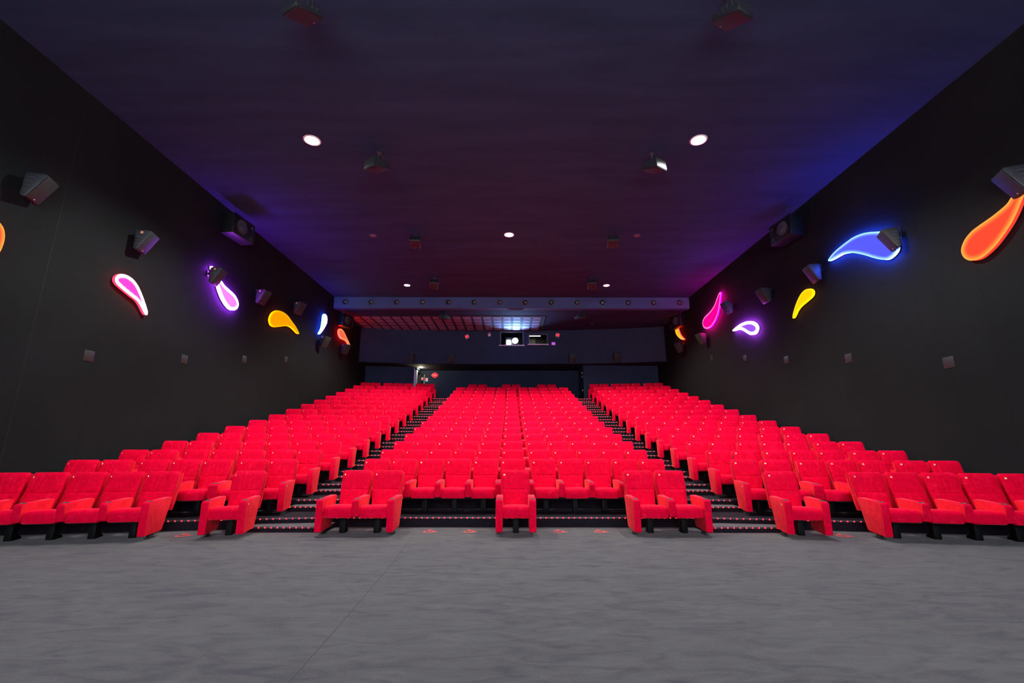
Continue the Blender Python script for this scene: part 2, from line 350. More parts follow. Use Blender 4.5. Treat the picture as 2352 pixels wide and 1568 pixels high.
# booth fittings seen through the right window
t = empty('booth_cabinet', (2.0, 28.9, 6.4)); tag(t, 'equipment rack seen through the right booth window', 'cabinet')
b = MB(); b.box(-0.1, 0.35, 0, 0.4, 0, 1.35); b.build('cabinet_body', M['black_plastic'], t, bevel=0.01)
b = MB(); b.box(-0.02, 0.3, -0.02, 0, 1.0, 1.3); b.build('cabinet_panel', mat('pale_green_panel', (0.4, 0.55, 0.45), 0.5, emit=(0.5, 0.8, 0.65), es=0.25), t)
t = empty('booth_notice_board', (1.38, 29.38, 7.66)); tag(t, 'pale ruled board hanging inside the projection booth', 'board')
b = MB(); b.box(-0.25, 0.2, -0.03, 0, 0, 0.62); b.build('board', mat('pale_board', (0.6, 0.62, 0.5), 0.6), t)
b = MB()
for i in range(1, 5): b.box(-0.25, 0.2, -0.034, -0.03, i * 0.125 - 0.006, i * 0.125 + 0.006)
b.box(-0.03, -0.018, -0.034, -0.03, 0, 0.62); b.build('ruled_lines', M['black_plastic'], t)
t = empty('booth_ceiling_light', (1.5, 28.6, 8.36)); tag(t, 'light fitting on the ceiling inside the projection booth', 'light')
b = MB(); b.box(-0.4, 0.4, -0.08, 0.08, -0.05, 0); b.build('housing', M['white'], t)
b = MB(); b.box(-0.38, 0.38, -0.06, 0.06, -0.06, -0.05); b.build('diffuser', emit_mat('booth_lamp', (1.0, 0.95, 0.8), 6.0), t)
# ------------------------------------------------------------ acoustic ceiling grid over the rear left
t = empty('acoustic_ceiling_panel', (0, 0, 8.40)); tag(t, 'gridded rose grey acoustic ceiling tiles at the rear left', 'ceiling panel')
b = MB(); b.box(-9.18, 1.9, 24.15, 27.6, -0.02, 0); b.build('grid_backing', M['tile_gap'], t)
b = MB()
for j, (y0, y1) in enumerate([(24.32, 24.84), (24.98, 25.47), (25.62, 26.10), (26.28, 26.84), (26.95, 27.3)]):
    x = -8.95
    while x < 1.7:
        x0 = x + 0.04 * (x + 6) * 0; b.box(x0, x0 + 0.42, y0, y1, -0.032, -0.02); x += 0.565
b.build('tiles', M['tile'], t)
# ------------------------------------------------------------ air nozzles on the beam
def nozzle_meshes():
    b = MB(); b.lathe((0, 0, 0), (0, -1, 0), [(0.135, 0.0), (0.205, 0.004), (0.21, 0.012), (0.175, 0.016), (0.14, 0.02), (0.132, 0.05), (0.118, 0.05), (0.108, -0.02)], 32)
    a = b.mesh('nozzle_ring', sm=True)
    b = MB(); b.lathe((0, 0, 0), (0, -1, 0), [(0.118, 0.05), (0.112, 0.0), (0.10, -0.0), (0.0001, -0.0)], 28); c = b.mesh('nozzle_cup', sm=True)
    b = MB(); b.lathe((0.012, 0, 0.015), (0.1, -1, 0.15), [(0.085, 0.0), (0.08, 0.02), (0.062, 0.036), (0.035, 0.046), (0.0001, 0.05)], 24); d = b.mesh('nozzle_ball', sm=True)
    return a, c, d
nm = nozzle_meshes(); M['ring'] = mat('slate_nozzle_ring', (0.045, 0.06, 0.12), 0.5)
ordn = ['first', 'second', 'third', 'fourth', 'fifth', 'sixth', 'seventh', 'eighth', 'ninth', 'tenth', 'eleventh', 'twelfth', 'thirteenth', 'fourteenth', 'fifteenth', 'sixteenth']
for i, x in enumerate([-8.6, -7.28, -5.95, -4.62, -3.28, -1.95, -0.62, 0.69, 2.04, 3.38, 4.69, 6.02, 7.34, 8.69]):
    t = empty('air_nozzle', (x, 22.42, 8.62)); tag(t, 'round black air nozzle on the slate beam, %s from the left wall' % ordn[i], 'air nozzle', 'air nozzles along the beam')
    mesh_obj('nozzle_ring', nm[0], M['ring'], t); mesh_obj('nozzle_cup', nm[1], M['black_metal'], t); mesh_obj('nozzle_ball', nm[2], M['ball'], t)

# ------------------------------------------------------------ downlights
def downlight(x, y, r, lit, label, zc=CEIL, power=DOWNLIGHT_W):
    t = empty('ceiling_downlight', (x, y, zc)); tag(t, label, 'ceiling light', 'recessed ceiling downlights')
    b = MB(); b.lathe((0, 0, 0), (0, 0, -1), [(r * 1.25, 0.0), (r * 1.22, 0.012), (r * 1.02, 0.014), (r, 0.0), (r, -0.002)], 32); b.build('trim_ring', M['white'] if lit else M['ball'], t, sm=True)
    b = MB(); b.cyl((0, 0, -0.008), (0, 0, 1), r, 0.004, n=32); b.build('lamp_lens', M['lamp_disc'] if lit else M['ball'], t)
    if lit:
        l = bpy.data.lights.new('downlight_beam', 'SPOT'); o = bpy.data.objects.new('downlight_beam', l); link(o); o.parent = t
        o.location = (0, 0, -0.05); l.energy = power; l.color = (1.0, 0.99, 0.92); l.spot_size = math.radians(138); l.spot_blend = 0.55; l.shadow_soft_size = 0.07
downlight(-5.04, 9.97, 0.17, True, 'bright downlight near the front on the left of the ceiling')
downlight(4.63, 9.91, 0.17, True, 'bright downlight near the front on the right of the ceiling')
downlight(-0.12, 15.19, 0.15, True, 'bright downlight in the middle of the ceiling')
downlight(-5.03, 20.6, 0.13, True, 'small lit downlight just before the beam on the left', power=DOWNLIGHT_W * 0.7)
downlight(4.53, 20.56, 0.13, True, 'small lit downlight just before the beam on the right', power=DOWNLIGHT_W * 0.7)
downlight(-5.09, 15.29, 0.1, False, 'unlit chrome downlight left of the middle ceiling lamp')
downlight(4.54, 15.24, 0.1, False, 'unlit chrome downlight right of the middle ceiling lamp')
downlight(-5.18, 25.79, 0.07, False, 'tiny unlit downlight in the rear ceiling on the left', 8.37)
downlight(4.72, 25.7, 0.07, False, 'tiny unlit downlight in the rear ceiling on the right', 8.40)
t = empty('doorway_lamp', (-5.98, 28.95, 6.17)); tag(t, 'small warm lamp grazing the soffit above the rear left doorway', 'lamp')
b = MB(); b.box(-0.06, 0.02, -0.1, 0.1, -0.03, 0.0); b.build('lamp_housing', M['black_plastic'], t, bevel=0.005)
b = MB(); b.box(-0.055, 0.015, -0.09, 0.09, 0.0, 0.012); b.build('lamp_lens', emit_mat('warm_lens', (1.0, 0.85, 0.55), 12.0), t)
l = bpy.data.lights.new('doorway_glow', 'POINT'); o = bpy.data.objects.new('doorway_glow', l); link(o); o.parent = t; o.location = (0.12, 0, 0.0); l.energy = 45; l.color = (1.0, 0.82, 0.5); l.shadow_soft_size = 0.03

# ------------------------------------------------------------ teardrop wall lamps
DROPS = {
'D1':[(7.117,5.411),(7.231,5.395),(7.344,5.327),(7.444,5.25),(7.494,5.156),(7.516,5.047),(7.517,4.929),(7.498,4.793),(7.44,4.69),(7.343,4.695),(7.258,4.791),(7.181,4.926),(7.119,5.066),(7.091,5.223),(7.091,5.357)],
'D2':[(10.855,4.601),(10.87,4.678),(10.802,4.79),(10.685,4.952),(10.574,5.088),(10.451,5.216),(10.307,5.308),(10.147,5.351),(9.989,5.342),(9.873,5.289),(9.816,5.212),(9.811,5.136),(9.867,5.069),(9.992,5.014),(10.148,4.962),(10.339,4.904),(10.485,4.862),(10.595,4.792),(10.693,4.704),(10.776,4.623)],
'D3': [(12.893, 6.699), (12.945, 6.72), (13.088, 6.68), (13.249, 6.57), (13.411, 6.45), (13.61, 6.357), (13.912, 6.295), (14.171, 6.23), (14.367, 6.104), (14.431, 5.951), (14.351, 5.806), (14.178, 5.72), (13.992, 5.714), (13.792, 5.786), (13.583, 5.917), (13.404, 6.087), (13.268, 6.251), (13.125, 6.409), (12.975, 6.545)],
'D4':[(18.832,6.087),(18.482,6.283),(18.094,6.417),(17.72,6.546),(17.338,6.582),(16.915,6.526),(16.609,6.367),(16.456,6.166),(16.44,5.985),(16.58,5.848),(16.841,5.845),(17.203,5.951),(17.655,6.097),(18.023,6.156),(18.387,6.107),(18.675,6.04)],
'D5':[(21.207,7.629),(21.374,7.628),(21.512,7.548),(21.569,7.405),(21.517,7.213),(21.353,6.993),(21.127,6.761),(20.936,6.599),(20.817,6.529),(20.77,6.54),(20.877,6.661),(20.993,6.843),(21.042,7.028),(21.065,7.228),(21.071,7.404),(21.096,7.538)],
'D6':[(23.369,7.439),(23.621,7.46),(23.899,7.389),(24.163,7.278),(24.436,7.145),(24.71,7.03),(24.963,6.884),(24.91,6.839),(24.682,6.879),(24.417,6.964),(24.168,6.995),(23.82,6.97),(23.536,6.957),(23.295,7.028),(23.157,7.142),(23.13,7.262),(23.216,7.368)],
'R1':[(24.005,7.671),(23.921,7.518),(23.792,7.312),(23.556,7.083),(23.263,6.898),(23.325,6.87),(23.536,6.922),(23.846,7.065),(24.152,7.268),(24.348,7.469),(24.402,7.639),(24.374,7.765),(24.269,7.827),(24.096,7.794)],
'R2':[(18.831,7.962),(18.748,7.903),(18.849,7.678),(18.985,7.416),(19.17,7.166),(19.415,6.96),(19.684,6.817),(20.019,6.718),(20.411,6.73),(20.719,6.851),(20.847,7.032),(20.792,7.214),(20.54,7.324),(20.085,7.387),(19.713,7.468),(19.41,7.594),(19.167,7.781),(18.971,7.917)],
'R3':[(18.077,6.058),(17.828,6.107),(17.49,6.144),(17.12,6.141),(16.751,6.086),(16.458,5.975),(16.278,5.824),(16.23,5.683),(16.337,5.557),(16.511,5.517),(16.722,5.548),(16.947,5.655),(17.215,5.828),(17.48,5.944),(17.742,5.993),(17.989,6.016)],
'R4':[(14.141,5.482),(14.108,5.585),(14.004,5.734),(13.864,5.892),(13.714,6.023),(13.538,6.13),(13.347,6.173),(13.176,6.146),(13.051,6.07),(13.019,5.974),(13.076,5.887),(13.213,5.837),(13.415,5.794),(13.659,5.74),(13.845,5.664),(13.971,5.568),(14.077,5.487)],
'R5':[(12.199,6.66),(12.091,6.73),(11.908,6.796),(11.68,6.839),(11.436,6.869),(11.179,6.887),(10.917,6.858),(10.697,6.798),(10.491,6.716),(10.298,6.611),(10.121,6.47),(9.997,6.302),(9.933,6.149),(9.944,6.014),(10.009,5.938),(10.13,5.886),(10.274,5.876),(10.446,5.949),(10.654,6.083),(10.908,6.268),(11.18,6.439),(11.429,6.554),(11.651,6.611),(11.921,6.615),(12.115,6.625)],
'R6':[(7.453,5.918),(7.559,5.826),(7.698,5.771),(7.838,5.728),(7.979,5.696),(8.124,5.664),(8.277,5.617),(8.415,5.527),(8.508,5.413),(8.543,5.303),(8.521,5.184),(8.453,5.093),(8.362,5.046),(8.225,5.026),(8.063,5.076),(7.898,5.164),(7.744,5.281),(7.588,5.42),(7.458,5.567),(7.338,5.736),(7.235,5.882),(7.182,5.963),(7.184,6.007),(7.269,5.988),(7.358,5.963)],
}
def catmull(pts, k=5):
    out = []; n = len(pts)
    for i in range(n):
        p0, p1, p2, p3 = [Vector(pts[(i + j) % n]) for j in (-1, 0, 1, 2)]
        for q in range(k):
            u = q / k
            out.append(0.5 * ((2 * p1) + (-p0 + p2) * u + (2 * p0 - 5 * p1 + 4 * p2 - p3) * u * u + (-p0 + 3 * p1 - 3 * p2 + p3) * u ** 3))
    return out
def seg_dist(p, poly):
    best = 1e9; n = len(poly)
    for i in range(n):
        a, c = poly[i], poly[(i + 1) % n]; d = c - a; L = d.length_squared
        u = 0 if L == 0 else max(0, min(1, (p - a).dot(d) / L)); best = min(best, (p - (a + d * u)).length)
    return best
def inside(p, poly):
    c = False; n = len(poly); j = n - 1
    for i in range(n):
        if (poly[i].y > p.y) != (poly[j].y > p.y) and p.x < (poly[j].x - poly[i].x) * (p.y - poly[i].y) / (poly[j].y - poly[i].y) + poly[i].x: c = not c
        j = i
    return c
from mathutils.geometry import delaunay_2d_cdt
def drop_lamp(key, side, label, core, edge, rim, cs, es_, rs, falloff=0.09):
    """core / edge / rim colours of the edge-lit acrylic; cs, es_, rs their strengths"""
    poly = catmull(DROPS[key]); cy = sum(p.x for p in poly) / len(poly); cz = sum(p.y for p in poly) / len(poly)
    poly = [p - Vector((cy, cz)) for p in poly]
    area = sum(poly[i].x * poly[(i + 1) % len(poly)].y - poly[(i + 1) % len(poly)].x * poly[i].y for i in range(len(poly)))
    if area < 0: poly.reverse()
    t = empty('teardrop_wall_lamp', (side * (WX - 0.0), cy, cz)); tag(t, label, 'wall lamp', 'coloured teardrop wall lamps')
    D1_, D0 = 0.10, 0.035
    b = MB(); n = len(poly)
    sh = [p * 0.93 for p in poly]
    b.add([(-side * D1_, p.x, p.y) for p in poly] + [(-side * D0, p.x, p.y) for p in poly] , [(i, (i + 1) % n, n + (i + 1) % n, n + i) for i in range(n)], 0)
    b.build('glowing_rim', emit_mat('rim_' + key, rim, rs), t, sm=True)
    b = MB(); b.add([(-side * D0, p.x, p.y) for p in poly] + [(-side * 0.0, p.x * 0.85, p.y * 0.85) for p in poly], [(i, (i + 1) % n, n + (i + 1) % n, n + i) for i in range(n)] + [tuple(range(n))], 0)
    b.build('back_box', M['black_plastic'], t)
    # face: triangulated with interior points that carry their distance to the edge
    xs = [p.x for p in poly]; ys = [p.y for p in poly]; inner = []
    st = 0.035; y = min(ys)
    while y < max(ys):
        x = min(xs)
        while x < max(xs):
            p = Vector((x, y))
            if inside(p, poly) and seg_dist(p, poly) > 0.018: inner.append(p)
            x += st
        y += st
    allp = poly + inner
    vs, es, fs, *_ = delaunay_2d_cdt(allp, [(i, (i + 1) % n) for i in range(n)], [], 1, 1e-5)
    me = bpy.data.meshes.new('lamp_face'); me.from_pydata([(-side * (D1_ + 0.001), v.x, v.y) for v in vs], [], fs); me.update()
    at = me.attributes.new('edge_glow', 'FLOAT', 'POINT')
    for i, v in enumerate(vs): at.data[i].value = max(0.0, 1 - seg_dist(Vector((v.x, v.y)), poly) / falloff)
    m = bpy.data.materials.new('edge_lit_acrylic_' + key); m.use_nodes = True; nt = m.node_tree; nt.nodes.clear()
    ou = nt.nodes.new('ShaderNodeOutputMaterial'); e = nt.nodes.new('ShaderNodeEmission'); nt.links.new(e.outputs[0], ou.inputs[0])
    a = nt.nodes.new('ShaderNodeAttribute'); a.attribute_name = 'edge_glow'
    pw = nt.nodes.new('ShaderNodeMath'); pw.operation = 'POWER'; pw.inputs[1].default_value = 1.5; nt.links.new(a.outputs['Fac'], pw.inputs[0])
    mx = nt.nodes.new('ShaderNodeMix'); mx.data_type = 'RGBA'; mx.inputs[6].default_value = (*[c * cs for c in core], 1); mx.inputs[7].default_value = (*[c * es_ for c in edge], 1)
    nt.links.new(pw.outputs[0], mx.inputs[0]); nt.links.new(mx.outputs[2], e.inputs[0]); e.inputs[1].default_value = 1.0
    mesh_obj('lamp_face', me, m, t)
    return t
RED = ((1.0, 0.07, 0.03), (1.0, 0.42, 0.06), (1.0, 0.01, 0.006))
drop_lamp('D1', -1, 'red orange teardrop wall lamp at the left edge of the photo', *RED, 1.1, 1.2, 6.0)
drop_lamp('D2', -1, 'hot pink teardrop wall lamp, slim, below the second speaker on the left wall', (0.95, 0.06, 0.62), (1.0, 0.75, 0.95), (1.0, 0.004, 0.012), 1.2, 14.0, 20.0, 0.09)
drop_lamp('D3', -1, 'violet white teardrop wall lamp partly behind a speaker on the left wall', (0.6, 0.09, 1.0), (0.85, 0.4, 1.0), (0.38, 0.03, 1.0), 3.0, 60.0, 240.0, 0.10)
drop_lamp('D4', -1, 'amber teardrop wall lamp on the left wall', (1.0, 0.36, 0.0), (1.0, 0.50, 0.0), (1.0, 0.14, 0.0), 1.0, 1.3, 8.0)
drop_lamp('D5', -1, 'blue white slim teardrop wall lamp on the left wall near the beam', (0.7, 0.85, 1.0), (0.85, 0.9, 1.0), (0.01, 0.06, 1.0), 10.0, 14.0, 110.0)
drop_lamp('D6', -1, 'coral red teardrop wall lamp at the rear of the left wall', (1.0, 0.14, 0.08), (1.0, 0.45, 0.05), (1.0, 0.005, 0.005), 1.0, 1.3, 50.0)
drop_lamp('R1', 1, 'orange teardrop wall lamp partly behind a big speaker, rear right wall', (1.0, 0.4, 0.0), (1.0, 0.5, 0.15), (1.0, 0.01, 0.005), 1.3, 1.3, 20.0)
drop_lamp('R2', 1, 'magenta upright teardrop wall lamp on the right wall near the beam', (1.0, 0.0, 0.28), (1.0, 0.35, 0.9), (0.9, 0.0, 0.25), 1.1, 1.6, 150.0, 0.07)
drop_lamp('R3', 1, 'violet sideways teardrop wall lamp with white edge on the right wall', (0.38, 0.1, 1.0), (0.95, 0.8, 1.0), (0.5, 0.05, 1.0), 1.0, 40.0, 200.0, 0.11)
drop_lamp('R4', 1, 'yellow teardrop wall lamp on the right wall', (1.0, 0.62, 0.0), (1.0, 0.72, 0.02), (1.0, 0.3, 0.0), 1.1, 1.2, 9.0)
drop_lamp('R5', 1, 'large blue teardrop wall lamp behind a speaker on the right wall', (0.10, 0.11, 1.0), (0.35, 0.75, 1.0), (0.02, 0.07, 1.0), 1.05, 1.7, 170.0, 0.09)
drop_lamp('R6', 1, 'large red teardrop wall lamp at the right edge of the photo', *RED, 1.1, 1.25, 6.0, 0.12)

# ------------------------------------------------------------ surround speakers
HW = 0.19
def speaker_meshes():
    """wedge cabinet: u across, n out from the wall, z up; origin at the back top edge"""
    hw = HW; H = 0.47
    prof = [(0.0, -0.02), (0.0, -H + 0.03), (0.05, -H), (0.085, -H), (0.335, 0.0), (0.30, 0.03), (0.05, 0.03)]
    b = MB(); b.prism([(-p[0], p[1]) for p in prof], 'x', -hw, hw); body = b.mesh('cabinet', bevel=0.012)
    # grille on the sloping face
    p0 = Vector((0, -0.092, -H + 0.012)); p1 = Vector((0, -0.333, -0.012)); up = (p1 - p0); nn = Vector((0, -up.z, up.y)).normalized()
    if nn.y > 0: nn = -nn
    b = MB(); e = 0.012
    vs = [Vector((sx * (hw - 0.014), 0, 0)) + q + nn * e2 for e2 in (0.0, e) for q in (p0, p1) for sx in (-1, 1)]
    b.add(vs, [(0, 2, 3, 1), (4, 5, 7, 6), (0, 1, 5, 4), (2, 6, 7, 3), (0, 4, 6, 2), (1, 3, 7, 5)]); gr = b.mesh('grille', bevel=0.006)
    b = MB()
    for k in range(4):
        for sx in (-1, 1):
            z = -0.07 - 0.085 * k
            b.box(sx * (hw + 0.001) - 0.003, sx * (hw + 0.001) + 0.003, -0.17 + 0.025 * k, -0.03, z - 0.003, z + 0.003)
    ve = b.mesh('vent_slots')
    b = MB(); c = p0.lerp(p1, 0.07) + nn * 0.013 ; b.cyl(c + Vector((0, 0, 0)), nn, 0.012, 0.006, n=12); led = b.mesh('badge')
    return body, gr, ve, led
sm4 = speaker_meshes()
M['slot'] = mat('pale_vent_slot', (0.12, 0.12, 0.14), 0.5)
M['grille_shade'] = mat('shade_toned_speaker_grille', (0.0025, 0.004, 0.005), 0.6, spec=0.2)  # same grille, shade put into its colour against the red bounce light
M['grille_bounce_offset'] = mat('bounce_offset_speaker_grille', (0.008, 0.035, 0.045), 0.6, spec=0.3)  # same grille, colour shifted blue-green to cancel red bounce light further back
M['bracket'] = mat('dull_grey_bracket', (0.04, 0.07, 0.08), 0.5)
M['sticker'] = mat('orange_sticker', (0.8, 0.3, 0.18), 0.5)
M['badge'] = mat('pale_pink_badge', (0.75, 0.4, 0.45), 0.4)
def speaker(loc, side, yaw, label, group, ceiling=False, rot=None, bracket=0.17):
    t = empty('surround_speaker', loc); tag(t, label, 'speaker', group)
    if rot is not None: t.rotation_euler = rot
    else: t.rotation_euler = (0, 0, (PI / 2 if side < 0 else -PI / 2) + yaw)
    mesh_obj('cabinet', sm4[0], M['speaker_box'], t); mesh_obj('grille', sm4[1], M['grille'], t); mesh_obj('vent_slots', sm4[2], M['slot'], t); mesh_obj('badge', sm4[3], M['badge'], t)
    if not ceiling:
        b = MB(); b.box(-0.06, 0.06, bracket - 0.012, bracket, -0.22, -0.04); b.box(-0.02, 0.02, 0.0, bracket, -0.16, -0.10); b.cyl((0, bracket * .5, -0.13), (1, 0, 0), 0.03, 0.05, n=14)
        b.build('wall_bracket', M['black_metal'], t)
        b = MB(); b.tube([(0.02, 0.01, -0.2), (0.08, 0.07, -0.14), (0.06, bracket * .6, 0.0), (0.0, bracket - .01, 0.1)], 0.006); b.build('cable', mat('speaker_cable', (0.05, 0.09, 0.07), 0.5) if 'cab' not in M else M['cab'], t)
    return t
M['cab'] = mat('dark_green_cable', (0.06, 0.1, 0.08), 0.5)
# loc = near back top corner measured; the origin is half a cabinet further along the wall
def wall_spk(side, y, z, out_deg, label):
    """out_deg > 0 turns the face towards the camera end of the hall"""
    a = math.radians(out_deg); hw = HW
    # face normal for a cabinet on the left wall: +x, turned by a towards -y
    rz = (PI / 2 - a) if side < 0 else (-PI / 2 + a)
    # near corner of the back top edge sits at (x=side*9.03, y)
    u = Vector((math.cos(rz), math.sin(rz), 0))
    if u.y < 0: u = -u
    c = Vector((side * 9.04, y, z)) + u * hw
    t = speaker(c, side, 0, label, 'surround speakers on the side walls', rot=(0, 0, rz), bracket=WX - abs(c.x))
    if side < 0 and y > 8:
        b = MB(); b.lathe((-HW - 0.001, -0.13, -0.035), (-1, 0, 0), [(0.032, 0.0), (0.03, 0.004), (0.0001, 0.005)], 16); b.build('orange_sticker', M['sticker'], t)
for a in [(-1, 7.50, 6.38, -20, 'black surround speaker nearest the camera on the left wall'),
          (-1, 10.02, 6.47, -14, 'black surround speaker above the hot pink lamp on the left wall'),
          (-1, 12.74, 6.62, -10, 'black surround speaker covering the violet lamp on the left wall'),
          (-1, 15.24, 6.78, 6, 'black surround speaker between the violet and amber lamps, left wall'),
          (-1, 17.99, 7.2, 12, 'black surround speaker above the amber lamp, left wall'),
          (-1, 20.8, 6.38, 18, 'black surround speaker under the blue lamp, left wall'),
          (-1, 23.49, 6.6, 26, 'black surround speaker under the coral lamp, rear left wall'),
          (1, 7.06, 6.30, -24, 'black surround speaker over the large red lamp, right wall'),
          (1, 9.74, 6.45, -26, 'black surround speaker over the large blue lamp, right wall'),
          (1, 12.45, 6.65, -8, 'black surround speaker above the yellow lamp, right wall'),
          (1, 15.05, 6.82, 2, 'black surround speaker between the yellow and violet lamps, right wall'),
          (1, 17.76, 7.2, 2, 'black surround speaker beside the magenta lamp, right wall'),
          (1, 20.46, 6.5, 10, 'black surround speaker below the magenta lamp, right wall'),
          (1, 23.22, 6.66, 22, 'black surround speaker below the orange lamp, rear right wall')]:
    wall_spk(*a)
# speakers under the ceiling, faces turned down to the seats
def ceil_spk(x, y, z, tilt, yaw, label, zc=CEIL):
    t = empty('surround_speaker', (x, y, z)); tag(t, label, 'speaker', 'surround speakers under the ceiling')
    # cabinet turned on its back: its back towards the ceiling
    t.rotation_euler = (Matrix.Rotation(yaw, 4, 'Z') @ Matrix.Rotation(math.radians(tilt), 4, 'X')).to_euler()
    Mx = Matrix.Translation((0, 0, 0.0)) @ Matrix.Rotation(PI / 2, 4, 'X') @ Matrix.Translation((0, 0.0, 0.235))
    for n_, me, m_ in (('cabinet', sm4[0], M['speaker_box']), ('grille', sm4[1], M['grille_shade'] if y < 12 else M['grille_bounce_offset']), ('vent_slots', sm4[2], M['slot']), ('badge', sm4[3], M['badge'])):
        o = mesh_obj(n_, me, m_, t); o.matrix_local = Mx
    inv = t.rotation_euler.to_matrix().to_4x4().inverted(); up = (inv @ Vector((0, 0, 1, 0))).to_3d()
    L = (zc - z)
    b = MB(); b.cyl((0, 0, 0), up, 0.015, L, n=10); b.cyl(up * (L - 0.012), up, 0.06, 0.012, n=16); b.box(-0.1, 0.1, -0.02, 0.02, -0.01, 0.02)
    b.build('hanging_bracket', M['bracket'], t)
    b = MB(); b.tube([(0.03, 0.02, 0), (0.1, 0.05, L * 0.4), tuple(Vector((0.04, 0, 0)) + up * (L - 0.01))], 0.006); b.build('cable', M['cab'], t)
    return t
CS = [(-3.5, 6.16, -4, -0.5, 'nearest the camera on the left'), (3.62, 6.2, -4, 0.5, 'nearest the camera on the right'),
      (-3.5, 10.45, -6, -0.55, 'second from the front on the left'), (3.62, 10.45, -6, 0.55, 'second from the front on the right'),
      (-3.5, 15.15, -34, 0.12, 'third from the front on the left'), (3.6, 15.08, -34, -0.12, 'third from the front on the right'),
      (-3.57, 19.6, -42, 0.2, 'beside the small left downlight'), (3.66, 19.6, -42, -0.2, 'beside the small right downlight')]
for x, y, tl, yw, s_ in CS: ceil_spk(x, y, 8.60, tl, yw, 'black ceiling speaker ' + s_)
ceil_spk(-3.55, 23.25, 8.16, -20, -0.5, 'black speaker under the rear ceiling left of the projector', 8.40)
ceil_spk(3.6, 23.2, 8.16, -20, 0.5, 'black speaker under the rear ceiling right of the projector', 8.40)
# four speakers on the upper back wall
for x, y, s_ in [(-6.14, 27.3, 'at the left end'), (-3.73, 27.46, 'second from the left'), (3.71, 27.28, 'second from the right'), (6.36, 27.03, 'at the right end')]:
    t = speaker((x, y - 0.03, 6.80), 0, 0, 'black surround speaker on the upper back wall, ' + s_, 'surround speakers on the back wall', rot=(0, 0, 0), bracket=0.03 if abs(x) < 6 else 0.03)
# ------------------------------------------------------------ large side speakers near the ceiling
def big_speaker(x, y, zt, zc, side, yaw, W, Dp, Hh, label):
    """side cabinet with woofer face; origin at the top near wall corner"""
    t = empty('side_loudspeaker', (x, y, zt), yaw); tag(t, label, 'loudspeaker', 'large side loudspeakers')
    b = MB(); b.box(-Dp / 2, Dp / 2, -W / 2, W / 2, -Hh, 0); b.build('cabinet', M['speaker_box'] if 0 else mat_big, t, bevel=0.012)
    fx = -side * Dp / 2; d = (-side, 0, 0)
    b = MB(); b.lathe((fx, -0.12 * W, -Hh * 0.5), d, [(0.235, 0.006), (0.23, 0.018), (0.205, 0.014), (0.2, 0.006)], 30); b.build('woofer_surround', M['black_plastic'], t, sm=True)
    b = MB(); b.lathe((fx, -0.12 * W, -Hh * 0.5), d, [(0.205, 0.012), (0.08, 0.004), (0.065, 0.016), (0.0001, 0.03)], 30); b.build('woofer_cone', M['cone'], t, sm=True)
    b = MB()
    for yy, zz in ((0.36, -0.22), (0.36, -0.78)): b.lathe((fx, yy * W, zz * Hh), d, [(0.06, 0.005), (0.055, 0.012), (0.045, 0.006), (0.0001, 0.006)], 18)
    b.build('port', M['black_plastic'], t, sm=True)
    b = MB(); b.cyl((0, -W * 0.25, 0), (0, 0, 1), 0.015, zc - zt, n=10); b.box(-0.05, 0.05, -W * 0.25 - 0.02, -W * 0.25 + 0.02, 0, 0.02); b.build('hanging_rod', M['chrome'], t)
mat_big = mat('dark_green_black_cabinet', (0.03, 0.036, 0.036), 0.5)
noise_color(mat_big, (0.0012, 0.0025, 0.0026), (0.002, 0.0036, 0.004), nscale=12)
big_speaker(-8.72, 13.28, 8.46, CEIL, -1, -0.1, 0.95, 0.42, 0.66, 'large black woofer loudspeaker under the ceiling, front left')
big_speaker(8.72, 13.28, 8.46, CEIL, 1, 0.1, 0.95, 0.42, 0.66, 'large black woofer loudspeaker under the ceiling, front right')
big_speaker(-8.8, 23.2, 8.14, 8.40, -1, -0.3, 0.9, 0.36, 0.64, 'large black woofer loudspeaker behind the beam, left side')
big_speaker(8.8, 23.2, 8.14, 8.40, 1, 0.3, 0.9, 0.36, 0.64, 'large black woofer loudspeaker behind the beam, right side')

# ------------------------------------------------------------ small wall fittings
def plate_mesh():
    b = MB(); b.box(-0.004, 0.004, -0.12, 0.12, -0.12, 0.12); a = b.mesh('plate', bevel=0.003)
    b = MB()
    for yy in (-0.1, 0.1):
        for zz in (-0.1, 0.1): b.cyl((-0.007, yy, zz), (1, 0, 0), 0.008, 0.014, n=8)
    return a, b.mesh('screws')
pm = plate_mesh()
pl = ['nearest the camera', 'second from the front', 'third from the front', 'fourth from the front', 'fifth from the front']
for side, L in ((-1, [(9.67, 3.34), (12.51, 3.79), (15.32, 4.31), (18.16, 4.83)]), (1, [(9.39, 3.18), (12.16, 3.79), (14.92, 4.25), (17.55, 4.8), (20.48, 5.35)])):
    for i, (y, z) in enumerate(L):
        t = empty('blanking_plate', (side * (WX - 0.004), y, z)); tag(t, 'square grey wall plate on the %s wall, %s' % ('left' if side < 0 else 'right', pl[i]), 'wall plate', 'square plates along the side walls')
        mesh_obj('plate', pm[0], M['plate'], t); mesh_obj('screws', pm[1], M['chrome'], t)
